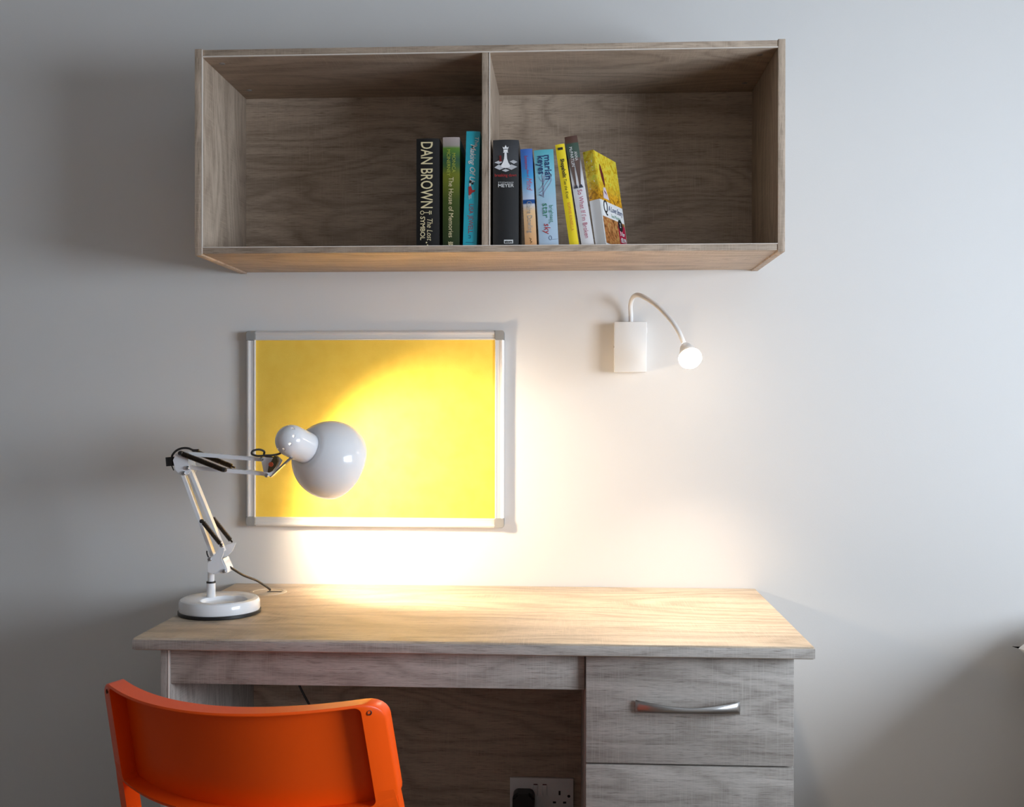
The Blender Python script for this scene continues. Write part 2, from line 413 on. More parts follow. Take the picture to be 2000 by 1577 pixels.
# ------------------------------------------------------------------ desk lamp
LY = -0.345
BC = Vector((-0.5640, -0.3520, DT+0.0004))
lamp = thing('desk_lamp', 'white spring-arm desk lamp with a round shade turned to the noticeboard', 'lamp', tuple(BC))
def P(px, py):
    """lamp drawing grid (about 1 mm per unit, elbow at 352, 905) to metres in the lamp's own plane, which is parallel to the wall"""
    return (-0.6436 + (px-352)*0.00104, 1.0499 - (py-905)*0.001027)
MB().lathe([(0.0, 0.0), (0.0795, 0.0), (0.081, 0.001), (0.081, 0.0062), (0.078, 0.0068), (0.0, 0.0068)], BC, n=64).build('base_pad', BLACK, lamp, label='black rubber ring under the base')
base = MB().lathe([(0.0, 0.0068), (0.0785, 0.0068), (0.0792, 0.009), (0.0785, 0.024), (0.076, 0.0285), (0.071, 0.0305), (0.0, 0.0305)], BC, n=72)
# pen dish sunk in the top
dish = MB()
bm = base.bm
DC = BC + Vector((0.016, -0.022, 0))
o_ = base
RD = 0.047
top = [f for f in bm.faces if all(abs(v.co.z-(BC.z+0.0305)) < 1e-5 for v in f.verts)]
bmesh.ops.delete(bm, geom=top, context='FACES')
N = 72
ring = sorted([v for v in bm.verts if abs(v.co.z-(BC.z+0.0305)) < 1e-5 and (v.co-BC).to_2d().length > 0.07], key=lambda v: math.atan2(v.co.y-BC.y, v.co.x-BC.x))
for v in [v for v in bm.verts if abs(v.co.z-(BC.z+0.0305)) < 1e-5 and (v.co-BC).to_2d().length < 0.01]: bm.verts.remove(v)
prev = ring
for (r, h) in ((RD, 0.0305), (RD-0.002, 0.0295), (RD-0.0045, 0.0225), (RD-0.008, 0.0205)):
    cur = [bm.verts.new((DC.x + r*cos(math.atan2(v.co.y-BC.y, v.co.x-BC.x)), DC.y + r*sin(math.atan2(v.co.y-BC.y, v.co.x-BC.x)), BC.z+h)) for v in ring]
    for i in range(len(ring)):
        j = (i+1) % len(ring); bm.faces.new((prev[i], prev[j], cur[j], cur[i]))
    prev = cur
bm.faces.new(prev)
base.build('base', WHITE, lamp)
PX = -0.5840; PY = LY
MB().lathe([(0.0, 0.030), (0.0088, 0.030), (0.0088, 0.0585), (0.0, 0.0585)], (PX, PY, DT), n=24).build('pole_socket', WHITE, lamp)
MB().lathe([(0.0072, 0.058), (0.0092, 0.0585), (0.0092, 0.0615), (0.0072, 0.062)], (PX, PY, DT), n=24).build('collar', BLACK, lamp, label='black ring on the pole')
MB().lathe([(0.0, 0.060), (0.0066, 0.060), (0.0066, 0.105), (0.0, 0.105)], (PX, PY, DT), n=20).build('pole', WHITE, lamp)
NY, FYY = LY-0.0175, LY+0.0175          # near and far side plates
plate = [(409, 1098), (413, 1090), (417, 1086), (424, 1080), (430, 1070), (436, 1067), (441, 1070), (440, 1078), (436, 1090), (438, 1098), (446, 1111), (446, 1117), (440, 1119), (416, 1119), (409, 1116)]
br = MB()
br.prism([P(*q) for q in plate], NY-0.001, NY+0.001)
br.prism([P(*((453, 1063) if q == (441, 1070) else (447, 1078) if q == (440, 1078) else q)) for q in plate], FYY-0.001, FYY+0.001)
br.prism([P(*q) for q in ((436, 1098), (438, 1090), (447, 1110), (447, 1117), (443, 1112))], NY, FYY)
br.build('lower_bracket', WHITE, lamp)
def bolts(name, pts, y, r=0.0042, m=STEEL, ln=0.004):
    for q in pts:
        x, z = P(*q)
        MB().lathe([(0.0, ln), (r*0.7, ln), (r, ln*0.6), (r, 0.0), (0.0, 0.0)], (x, y, z), (0, -1, 0), n=14).build(name, m, lamp)
bolts('bolt', [(413, 1091), (441, 1114), (436, 1064)], NY-0.001)
MB().lathe([(0.0, 0.001), (0.0016, 0.001), (0.0016, 0.0)], (P(417, 1120)[0], PY-0.0066, P(417, 1120)[1]), (0, -1, 0), n=10).build('set_screw', BLACK, lamp)
# paired lower arm bars (square tube)
for (a, b_) in (((355, 926), (415, 1090)), ((369, 919), (434, 1078))):
    MB().bar(P(*a), P(*b_), 0.0065, LY-0.0075, LY+0.0075).build('lower_arm', WHITE, lamp)
# elbow plates
el = [(341, 899), (346, 888), (354, 883), (363, 883), (368, 889), (373, 912), (375, 920), (371, 926), (362, 929), (354, 927), (345, 917)]
eb = MB(); eb.prism([P(*q) for q in el], NY-0.001, NY+0.001); eb.prism([P(*q) for q in el], FYY-0.001, FYY+0.001)
eb.prism([P(*q) for q in ((341, 899), (346, 888), (349, 889), (344, 900), (348, 916), (345, 917))], NY, FYY)
eb.build('elbow_bracket', WHITE, lamp)
bolts('bolt', [(362, 924), (369.5, 914)], NY-0.001)
# knob at the elbow
kx, kz = P(330, 902)
MB().tube([(kx-0.002, LY, kz+0.0085), (kx-0.0005, LY, kz-0.0095)], 0.0088, 14).tube([(kx, LY, kz), (kx+0.014, LY, kz+0.001)], 0.0055, 12)\
    .tube([(kx+0.002, LY-0.004, kz-0.006), (kx+0.008, LY-0.006, kz-0.018)], 0.0012, 8).build('elbow_knob', BLACK, lamp, label='black elbow tightening knob')
# upper arm bars
for (a, b_) in (((368, 887), (516, 898)), ((370, 914), (524, 926))):
    MB().bar(P(*a), P(*b_), 0.0078, LY-0.0075, LY+0.0075).build('upper_arm', WHITE, lamp)
def coil(a, b_, y, r, turns):
    a, b_ = Vector((P(*a)[0], y, P(*a)[1])), Vector((P(*b_)[0], y, P(*b_)[1]))
    d = (b_-a); t = d.normalized(); u = Vector((0, 1, 0)); v = t.cross(u)
    pts = []; n = turns*8
    for i in range(n+1):
        s = i/n; q = 2*pi*turns*s
        pts.append(a + d*(0.03+0.94*s) + (u*cos(q)+v*sin(q))*r)
    return MB().tube(pts, 0.00085, 5).tube([a-t*0.004, a+d*0.05], 0.0018, 8).tube([b_-d*0.05, b_+t*0.004], 0.0018, 8).tube([a+d*0.03, b_-d*0.03], r*0.75, 10)
coil((357, 885), (443, 918), NY-0.005, 0.0048, 34).build('spring', SPRING, lamp)
coil((368, 883), (446, 914), FYY+0.004, 0.0048, 34).build('spring', SPRING, lamp)
bolts('spring_pin', [(357, 885), (442, 917)], NY-0.002, 0.0048, BLACK, 0.008)
coil((400, 1018), (435, 1061), NY-0.004, 0.0042, 22).build('spring', SPRING, lamp)
coil((405, 1014), (442, 1060), FYY+0.004, 0.0042, 22).build('spring', SPRING, lamp)
bolts('spring_pin', [(398, 1017), ], NY-0.002, 0.0042, BLACK, 0.006)
# joint at the end of the upper arm
ep = [(510, 893), (519, 893), (540, 894), (546, 900), (540, 912), (530, 928), (523, 931), (517, 926)]
for ya in (NY+0.004, FYY-0.006): MB().prism([P(*q) for q in ep], ya, ya+0.002).build('end_bracket', WHITE, lamp)
bolts('bolt', [(512.5, 896), (522, 928)], NY+0.004)
eb2 = MB().bar(P(527, 931), P(567, 893), 0.0032, LY-0.0075, LY+0.0075)
eb2.build('tilt_bar', STEEL, lamp, label='steel bar carrying the lamp head')
kx, kz = P(537, 904)
kn = MB()
kn.prism([P(*q) for q in ((527, 921), (529, 909), (534, 900), (540, 889), (545, 891), (547, 900), (543, 910), (536, 919), (530, 922))], NY-0.008, NY+0.003)
kn.build('wing_knob', mat('dark_olive_plastic', (0.05, 0.035, 0.012), 0.35), lamp, label='dark wing knob with a red centre')
MB().lathe([(0.0, 0.001), (0.0044, 0.001), (0.005, 0.0)], (P(533.5, 906)[0], NY-0.008, P(533.5, 906)[1]), (0, -1, 0), n=16).build('knob_centre', mat('red_brown_plastic', (0.35, 0.055, 0.015), 0.4), lamp)
# head: socket housing with vent holes, and the bowl shade
C0 = Vector((-0.4230, LY+0.010, 1.0945)); C1 = Vector((-0.3490, -0.232, 1.0430))
A = (C1-C0).normalized(); HL = (C1-C0).length
hb = MB()
prof = []
RH = 0.0325
for k in range(17): prof.append((RH*sin(pi/2*k/16), -RH*cos(pi/2*k/16)))
prof += [(RH, 0.012), (RH, 0.024), (RH, 0.036), (RH, 0.044), (RH-0.001, 0.046), (RH-0.004, 0.0465)]
hb.lathe(prof, C0, A, n=72)
a1 = A.orthogonal().normalized(); a2 = A.cross(a1)
vents = [C0 + ((-A)*cos(radians(th)) + (a1*cos(ph)+a2*sin(ph))*sin(radians(th)))*RH for th in (52,) for ph in [2*pi*k/9 for k in range(9)]]
kill = [f for f in hb.bm.faces if any((f.calc_center_median()-p).length < 0.0025 for p in vents)]
bmesh.ops.delete(hb.bm, geom=kill, context='FACES')
head = hb.build('lamp_head', WHITE, lamp)
hs = head.modifiers.new('wall', 'SOLIDIFY'); hs.thickness = 0.0012; hs.offset = -1
RS, HC = 0.0815, 0.1140
sp = [(0.031, 0.0432)] + [(sqrt(RS*RS-(h-HC)**2), h) for h in [0.0436+(HL-0.0436)*k/22 for k in range(23)]]
sh_ = MB().lathe(sp, C0, A, n=96).build('lamp_shade', WHITE, lamp, angle=60)
ss = sh_.modifiers.new('wall', 'SOLIDIFY'); ss.thickness = 0.001; ss.offset = 0
BULBM = mat('bulb_glass', (0.9, 0.85, 0.75), 0.3, emit=(1.0, 0.79, 0.55), es=BULB_STRENGTH)
bc = C0 + A*0.075
bl = MB().lathe([(0.012, -0.042), (0.0145, -0.034), (0.019, -0.022), (0.0235, -0.010), (0.025, 0.0), (0.0235, 0.009), (0.0185, 0.017), (0.010, 0.0232), (0.0, 0.025)], bc, A, n=32).build('bulb', BULBM, lamp, label='lit warm bulb inside the shade')
MB().lathe([(0.0, -0.010), (0.029, -0.010), (0.029, -0.006), (0.0135, -0.006), (0.0135, 0.0), (0.0, 0.0)], C0 + A*0.034, A, n=20).build('bulb_holder', WHITEP, lamp)
# cable: loop at the joint, over the elbow, and from the bracket to the grommet and the plug
def q3(px, py, dy=0.0): x, z = P(px, py); return (x, LY+dy, z)
MB().tube([q3(548, 879, .012), q3(543, 886, .005), q3(532, 889, -.004), q3(518, 889.5, -.012), q3(505, 890, -.018), q3(495, 886, -.02), q3(497, 880, -.018), q3(507, 878, -.012),
           q3(515, 882, -.006), q3(514, 890, -.002), q3(524, 893, 0.004), q3(534, 897, 0.006)], 0.0021, 8, smooth=6).build('head_cable', CABLE, lamp, label='black looped cable at the lamp head')
MB().tube([q3(331, 900), q3(333, 890), q3(341, 881), q3(352, 876.5), q3(364, 876.5), q3(374, 880), q3(385, 880)], 0.0022, 8, smooth=6).build('elbow_cable', CABLE, lamp, label='black cable arching over the elbow')
MB().tube([q3(408, 1088, -.012), q3(406, 1081, -.014), q3(405, 1076, -.012)], 0.0014, 8, smooth=3).build('cable_end', CABLE, lamp)
MB().tube([(-0.5480, LY+0.004, 0.8400), (-0.5440, LY+0.006, 0.8375), (-0.5325, -0.300, 0.8172), (-0.5239, -0.240, 0.7972), (-0.5251, -0.180, 0.7770), (-0.5275, -0.130, 0.7600), (-0.5280, -0.122, 0.7560)],
          0.0026, 8, smooth=8).build('power_cable', CABLE, lamp, label='black power cable')

# ------------------------------------------------------------------ socket and plug
so = thing('wall_socket', 'white double wall socket under the desk, beside the drawer pedestal', 'socket', (0.074, -0.035, 0.236))
sk = MB().box(0.0018, 0.1458, -0.0445, -0.035, 0.236, 0.3222, 0.0015).build('faceplate', WHITEP, so)
for x in (0.060, 0.0805):
    s_ = MB().box(x-0.0055, x+0.0055, -0.0470, -0.0445, 0.283, 0.309, 0.0012).build('rocker_switch', WHITEP, so)
    MB().box(x-0.0045, x+0.0045, -0.0474, -0.0470, 0.3075, 0.3098).build('switch_mark', mat('dark_red_mark', (0.12, 0.01, 0.01), 0.5), s_)
for (x, z, hw, hh) in ((0.1143, 0.2895, 0.0022, 0.0048), (0.1028, 0.2680, 0.0036, 0.0022), (0.1258, 0.2680, 0.0036, 0.0022)):
    MB().box(x-hw, x+hw, -0.0449, -0.0440, z-hh, z+hh).build('pin_slot', HOLE, so)
MB().lathe([(0.0, 0.0006), (0.0030, 0.0006), (0.0034, 0.0)], (0.1353, -0.0445, 0.2825), (0, -1, 0), n=14).build('screw', HOLE, so)
pl = thing('power_plug', 'black moulded plug in the left outlet of the wall socket', 'plug', (0.034, -0.0445, 0.25))
def rrect(cx, cz, hx, hz, R, n=6):
    out = []
    for (sx, sz, a0) in ((1, 1, 0), (-1, 1, pi/2), (-1, -1, pi), (1, -1, 3*pi/2)):
        for k in range(n+1):
            q = a0 + pi/2*k/n; out.append((cx+sx*(hx-R)+R*cos(q), cz+sz*(hz-R)+R*sin(q)))
    return out
mb = MB().prism(rrect(0.0340, 0.2710, 0.0245, 0.0275, 0.013), -0.0800, -0.0450)
es = [ed for ed in mb.bm.edges if all(v.co.y < -0.079 for v in ed.verts)]
bmesh.ops.bevel(mb.bm, geom=es, offset=0.006, segments=3, affect='EDGES')
pb = mb.build('plug_body', BLACK, pl)
MB().tube([(0.034, -0.064, 0.245), (0.034, -0.068, 0.228)], 0.0055, 10, r1=0.004).build('strain_relief', BLACK, pl)
MB().tube([(-0.525, -0.120, 0.722), (-0.505, -0.125, 0.66), (-0.468, -0.15, 0.585), (-0.435, -0.15, 0.515), (-0.36, -0.12, 0.38), (-0.2, -0.10, 0.22), (-0.05, -0.09, 0.17), (0.02, -0.075, 0.20), (0.034, -0.068, 0.232)],
          0.0026, 8, smooth=8).build('lead', CABLE, pl, label='black lead hanging under the desk')

# ------------------------------------------------------------------ chair
CH = Vector((-0.3200, -1.0030, 0.0)); CA = radians(-11.7)
ch = thing('orange_chair', 'orange moulded plastic chair with a curved back, drawn up to the desk', 'chair', tuple(CH))
HW, SAG, ZT, ZB = 0.2145, 0.094, 0.770, 0.617
LEAN = math.tan(radians(16))
XF = Matrix.Translation(CH) @ Matrix.Rotation(CA, 4, 'Z')
def cp(s, z, off):
    """backrest surface point: s lateral metres, z height, off metres forward of the rear edge"""
    u = s/HW
    return Vector((s*(1+0.035*(ZT-z)/0.15) - 0.18*u*off, -SAG*(1-u*u) + off + (ZT-z)*LEAN, z + 0.0045*u*u))
def outline(hx, z0, z1, R, nx=28, nz=6, nc=6):
    pts = []
    cs = [(hx-R, z1-R, 0), (-(hx-R), z1-R, pi/2), (-(hx-R), z0+R, pi), (hx-R, z0+R, 3*pi/2)]
    for i, (cx, cz, a0) in enumerate(cs):
        for k in range(nc+1):
            q = a0+pi/2*k/nc; pts.append((cx+R*cos(q), cz+R*sin(q)))
        nx_ = nx if i in (0, 2) else nz
        a = pts[-1]; c2 = cs[(i+1) % 4]; a1_ = a0+pi/2; b = (c2[0]+R*cos(a1_), c2[1]+R*sin(a1_))
        for k in range(1, nx_): pts.append((a[0]+(b[0]-a[0])*k/nx_, a[1]+(b[1]-a[1])*k/nx_))
    return pts
def dep(s): return 0.034 - 0.004*(abs(s)/HW)**2
WS, WT_, WB_ = 0.025, 0.0035, 0.006
OO = outline(HW, ZB, ZT, 0.024); 
II = [(x*(HW-WS)/(HW-0.012) if abs(x) < HW-0.012 else math.copysign(HW-WS, x), z) for x, z in OO]
II = outline(HW-WS, ZB+WB_, ZT-WT_, 0.008)
n = len(OO)
fr = MB(); V = []
rb = 0.0022
O2 = outline(HW-rb, ZB+rb, ZT-rb, 0.024-rb)
for (s, z) in OO: V.append(cp(s, z, dep(s)))           # 0 outer front
for (s, z) in OO: V.append(cp(s, z, rb))               # 1 outer rear (before the rounded lip)
for (s, z) in O2: V.append(cp(s, z, 0.0))              # 2 rear face outer
for (s, z) in II: V.append(cp(s, z, 0.0))              # 3 rear face inner
for (s, z) in II: V.append(cp(s*0.985, z, dep(s)-0.004))  # 4 inner wall at the panel
for (s, z) in II: V.append(cp(s, z, dep(s)))           # 5 front face inner
Fs = []
for L_ in range(4):
    for i in range(n):
        j = (i+1) % n; Fs.append((L_*n+i, L_*n+j, (L_+1)*n+j, (L_+1)*n+i))
for i in range(n):
    j = (i+1) % n; Fs.append((i, 5*n+i, 5*n+j, j)); Fs.append((4*n+i, 5*n+i, 5*n+j, 4*n+j))
fr.poly(V, Fs)
fr.build('back_frame', ORANGE, ch, angle=50, xf=XF)
pn = MB(); NX, NZ = 40, 8; V = []; Fs = []
for side in (0, 1):
    for i in range(NX+1):
        for k in range(NZ+1):
            s = (-1+2*i/NX)*(HW-WS-0.0015); z = ZB+WB_-0.0008 + (ZT-WT_-ZB-WB_+0.0016)*k/NZ
            V.append(cp(s, z, dep(s)-(0.0042 if side == 0 else 0.0002)))
q = (NX+1)*(NZ+1)
for i in range(NX):
    for k in range(NZ):
        a = i*(NZ+1)+k
        Fs.append((a, a+1, a+NZ+2, a+NZ+1)); Fs.append((q+a, q+a+NZ+1, q+a+NZ+2, q+a+1))
pn.poly(V, Fs); pn.build('back_panel', ORANGE, ch, angle=50, xf=XF)
for sgn in (-1, 1):
    s = sgn*(HW-0.0165); p = cp(s, ZT-0.0125, 0.0)
    nrm = Vector((sgn*2*SAG/HW*0.9, -1, 0)).normalized()
    MB().lathe([(0.0036, 0.0008), (0.0028, 0.0010), (0.0022, -0.0005), (0.0, -0.0005)], p, nrm, n=16).build('screw_hole', mat('dark_orange_recess', (0.10, 0.02, 0.005), 0.6), ch, xf=XF)
def post(sgn):
    mb = MB(); V = []; Fs = []; zs = [ZB+0.03, ZB, 0.55, 0.50, 0.45, 0.40, 0.2, 0.0]
    for z in zs:
        zz = max(z, 0.42)
        so_, si_ = sgn*(HW-0.0010), sgn*(HW-WS+0.001)
        b0 = -(0.42-z)*0.18 if z < 0.42 else 0.0            # legs rake back below the seat
        for (s, f) in ((so_, 0.0008), (si_, 0.0008), (si_, 0.0285), (so_, 0.0285)):
            v = cp(s, zz, f); v.z = z; v.y += b0; V.append(v)
    for i in range(len(zs)-1):
        for k in range(4):
            k2 = (k+1) % 4; Fs.append((i*4+k, i*4+k2, (i+1)*4+k2, (i+1)*4+k))
    Fs += [(0, 1, 2, 3), tuple((len(zs)-1)*4+k for k in range(4))]
    mb.poly(V, Fs)
    es = [ed for ed in mb.bm.edges if abs(ed.verts[0].co.z-ed.verts[1].co.z) > 0.01]
    bmesh.ops.bevel(mb.bm, geom=es, offset=0.004, segments=2, affect='EDGES')
    mb.build('rear_leg', ORANGE, ch, angle=50, xf=XF)
post(-1); post(1)
st = MB(); V = []; Fs = []; nx, ny = 14, 14
for side in (0, 1):
    for i in range(nx+1):
        for k in range(ny+1):
            t = k/ny; x = (-1+2*i/nx)*(0.205+0.02*sin(pi*t)); y = 0.0 + 0.40*t
            y += -0.05*(1-(2*i/nx-1)**2)*(1-t)
            z = 0.445 - 0.012*(1-(2*i/nx-1)**2)*sin(pi*min(1, t*1.2)) + 0.008*t - (0.006 if side else 0)
            V.append((x, y, z))
q = (nx+1)*(ny+1)
for i in range(nx):
    for k in range(ny):
        a = i*(ny+1)+k
        Fs.append((a, a+ny+1, a+ny+2, a+1)); Fs.append((q+a, q+a+1, q+a+ny+2, q+a+ny+1))
def rim(a, b): Fs.append((a, b, q+b, q+a))
for i in range(nx): rim(i*(ny+1), (i+1)*(ny+1)); rim(i*(ny+1)+ny, (i+1)*(ny+1)+ny)
for k in range(ny): rim(k, k+1); rim(nx*(ny+1)+k, nx*(ny+1)+k+1)
st.poly(V, Fs); st.build('seat', ORANGE, ch, xf=XF)
for sgn in (-1, 1):
    mb = MB()
    V = []
    for (z, y, w_) in ((0.44, 0.365, 0.017), (0.0, 0.40, 0.012)):
        for (a, b_) in ((-1, -1), (1, -1), (1, 1), (-1, 1)): V.append((sgn*0.200+a*w_, y+b_*w_, z))
    mb.poly(V, [(0, 1, 2, 3), (4, 5, 6, 7)] + [(k, (k+1) % 4, 4+(k+1) % 4, 4+k) for k in range(4)])
    mb.build('front_leg', ORANGE, ch, xf=XF)

# ------------------------------------------------------------------ bed at the right (only a pillow corner shows)
LINEN = mat('white_linen', (0.80, 0.79, 0.77), 0.85, spec=0.1)
bed = thing('bed', 'bed with white mattress along the right wall, beside the desk', 'bed', (1.7, -1.0, 0))
MB().box(1.22, 2.22, -2.05, -0.03, 0.12, 0.30, 0.005).build('bed_base', mat('grey_bed_base', (0.25, 0.23, 0.21), 0.8), bed)
MB().box(1.21, 2.23, -2.05, -0.02, 0.302, 0.525, 0.035, 4).build('mattress', LINEN, bed)
for x in (1.27, 2.15):
    for y in (-1.98, -0.08): MB().lathe([(0.0, 0.0), (0.02, 0.0), (0.026, 0.12), (0.0, 0.12)], (x, y, 0), n=14).build('leg', BLACK, bed)
def pillow(name, label, x0, x1, y0, y1, z0, th, tip):
    mb = MB(); n = 22; V = []; Fs = []
    for side in (1, -1):
        for i in range(n+1):
            for k in range(n+1):
                u, v = -1+2*i/n, -1+2*k/n
                pin = 1 - 0.10*(1-v*v)*abs(u)**3; pv = 1 - 0.10*(1-u*u)*abs(v)**3
                x = (x0+x1)/2 + (x1-x0)/2*u*pin; y = (y0+y1)/2 + (y1-y0)/2*v*pv
                h = ((1-u**4)*(1-v**4))**0.6
                z = z0 + th*0.5 + side*th*0.5*h + tip*max(0, -u-0.5)*max(0, v)
                V.append((x, y, z))
    q = (n+1)**2
    for i in range(n):
        for k in range(n):
            a = i*(n+1)+k
            Fs.append((a, a+n+1, a+n+2, a+1)); Fs.append((q+a, q+a+1, q+a+n+2, q+a+n+1))
    mb.poly(V, Fs); bmesh.ops.remove_doubles(mb.bm, verts=mb.bm.verts[:], dist=1e-4)
    o = mb.build(name, LINEN, angle=80, origin=((x0+x1)/2, (y0+y1)/2, z0)); o['label'] = label; o['category'] = 'pillow'; return o
pillow('pillow', 'white pillow whose corner shows at the right edge, above the bed', 1.118, 1.80, -0.47, -0.03, 0.527, 0.21, 0.0)

dv = MB().box(1.23, 2.22, -1.95, -0.50, 0.527, 0.76, 0.09, 5).build('duvet_blocker', LINEN, angle=80, origin=(1.7, -1.2, 0.527))  # added out of view to block daylight from the lower right wall
dv['label'] = 'unseen white bedding block added on the bed, shading the lower right wall'; dv['category'] = 'duvet_blocker'

# ------------------------------------------------------------------ books
PAGE = mat('book_pages', (0.72, 0.66, 0.54), 0.8)
def cover_mat(name, stops, h, rough=0.45, spec=0.45):
    """printed cover: colour bands up the height"""
    m = mat(name, stops[0][1], rough, spec=spec)
    if len(stops) > 1:
        tc = nd(m, 'ShaderNodeTexCoord'); sp_ = nd(m, 'ShaderNodeSeparateXYZ'); m.node_tree.links.new(tc.outputs['Object'], sp_.inputs[0])
        dv = nd(m, 'ShaderNodeMath', operation='DIVIDE'); dv.inputs[1].default_value = h; m.node_tree.links.new(sp_.outputs['Z'], dv.inputs[0])
        m.node_tree.links.new(ramp(m, dv.outputs[0], stops), m.node_tree.nodes['Principled BSDF'].inputs['Base Color'])
    return m
def book(label, x, y, t, h, d, cm, lean=0.0, yaw=0.0, board=0.0009, bow=0.0015, gap=0.002, z=IZ0+0.0003):
    """paperback: wrap-round cover (spine slightly bowed) and a page block; local x across the spine, y into the shelf, z up"""
    b = thing('book', label, 'book', (x, y, z), 'books on the wall shelf', rot=(0, 0, 0))
    b.rotation_euler = (Matrix.Rotation(yaw, 4, 'Z') @ Matrix.Rotation(lean, 4, 'Y')).to_euler()
    ORI[b.name] = Vector((0, 0, 0))
    prof = [(0.0, d), (0.0, bow)] + [(t*k/8, bow*(1-sin(pi*k/8)) if True else 0) for k in range(1, 8)] + [(t, bow), (t, d)]
    inner = [(board, d), (board, bow+board)] + [(t-board, bow+board), (t-board, d)]
    loop = prof + inner[::-1]
    nn = len(loop); V = [(px_, py_, 0.0) for px_, py_ in loop] + [(px_, py_, h) for px_, py_ in loop]
    mb = MB()
    mb.poly(V, [(i, (i+1) % nn, nn+(i+1) % nn, nn+i) for i in range(nn)] + [tuple(range(nn)), tuple(range(nn, 2*nn))])
    mb.build('cover', cm, b, angle=40)
    MB().box(board, t-board, bow+board, d-0.003, gap, h-gap).build('pages', PAGE, b)
    return b
CREAM = mat('cream_ink', (0.80, 0.68, 0.40), 0.5); WINK = mat('white_ink', (0.82, 0.82, 0.80), 0.5); RINK = mat('red_ink', (0.50, 0.03, 0.03), 0.5)
KINK = mat('black_ink', (0.015, 0.015, 0.015), 0.5); NAVY = mat('navy_ink', (0.02, 0.05, 0.16), 0.5); GINK = mat('green_ink', (0.05, 0.25, 0.15), 0.5)
YG = mat('yellow_green_ink', (0.42, 0.46, 0.06), 0.5); PINK = mat('pink_ink', (0.55, 0.13, 0.20), 0.5); GREYI = mat('grey_ink', (0.35, 0.36, 0.34), 0.5)
OINK = mat('orange_ink', (0.75, 0.26, 0.05), 0.5); LILAC = mat('lilac_ink', (0.36, 0.38, 0.55), 0.5)
def flat(name, m, parent, polys, y=-0.0005, xf=None):
    mb = MB()
    for p in polys: mb.poly([(a, y, c) for a, c in p], [tuple(range(len(p)))])
    return mb.build(name, m, parent, smooth=False, xf=xf)
def disc(cx, cz, r, n=14, rz=None): return [(cx+r*cos(2*pi*k/n), cz+(rz or r)*sin(2*pi*k/n)) for k in range(n)]
def strip(pts, w_):
    out = []
    for i in range(len(pts)-1):
        a, b = Vector(pts[i]), Vector(pts[i+1]); d_ = (b-a).normalized(); n_ = Vector((-d_.y, d_.x))*w_/2
        out.append([tuple(a+n_), tuple(a-n_), tuple(b-n_), tuple(b+n_)])
    return out

# 1 thick black hardback, cream lettering
b1 = book('thick black book with large cream lettering, leftmost on the shelf', -0.1778, -0.290, 0.0475, 0.2210, 0.235,
          cover_mat('black_gloss_jacket', [(0, (0.012, 0.011, 0.011))], 1, 0.3), board=0.0025, bow=0.004)
text('DAN BROWN', 'author_name', CREAM, b1, 0.0205, 0.2150, 0.0345, y=-0.0008, ln=0.1350, bold=0.0003)
text('SYMBOL', 'title', CREAM, b1, 0.0130, 0.0620, 0.0135, y=-0.0004, ln=0.0480, bold=0.0002)
text('The Lost', 'title', CREAM, b1, 0.0275, 0.0590, 0.0165, y=-0.0008, ln=0.0450, shear=0.25)
flat('key_emblem', CREAM, b1, strip([(0.0125+0.0036*cos(a), 0.0695+0.0036*sin(a)) for a in [2*pi*k/12 for k in range(13)]], 0.0014) +
     [[(0.0155, 0.0688), (0.0290, 0.0688), (0.0290, 0.0702), (0.0155, 0.0702)], [(0.0265, 0.0655), (0.0285, 0.0655), (0.0285, 0.0735), (0.0265, 0.0735)],
      [(0.0300, 0.066), (0.0318, 0.066), (0.0318, 0.073), (0.0300, 0.073)]], y=-0.0006)
flat('publisher_mark', CREAM, b1, [disc(0.0215, 0.0085, 0.0016), disc(0.0235, 0.0035, 0.0014)], y=-0.0008)
# 2 green
b2 = book('green spine with a grey top band, second book from the left', -0.1232, -0.290, 0.0340, 0.2230, 0.15,
          cover_mat('green_landscape_cover', [(0.0, lin(34, 48, 20)), (0.42, lin(62, 78, 22)), (0.66, lin(112, 118, 28)), (0.74, lin(62, 96, 48)), (0.80, lin(48, 86, 60)), (0.90, lin(92, 132, 42)), (0.925, lin(160, 150, 142)), (1.0, lin(176, 160, 156))], 0.223))
text('MONICA', 'author_name', YG, b2, 0.0222, 0.1910, 0.0098, ln=0.0395)
text('MCINERNEY', 'author_name', YG, b2, 0.0115, 0.1985, 0.0098, ln=0.0540)
text('The House of Memories', 'title', CREAM, b2, 0.0165, 0.1415, 0.0140, ln=0.1225)
flat('publisher_mark', CREAM, b2, strip([(0.0115, 0.0095), (0.0140, 0.0070), (0.0165, 0.0095), (0.0190, 0.0070), (0.0210, 0.0090)], 0.0018) + strip([(0.0115, 0.0060), (0.0140, 0.0035), (0.0165, 0.0060), (0.0190, 0.0035), (0.0210, 0.0055)], 0.0018))
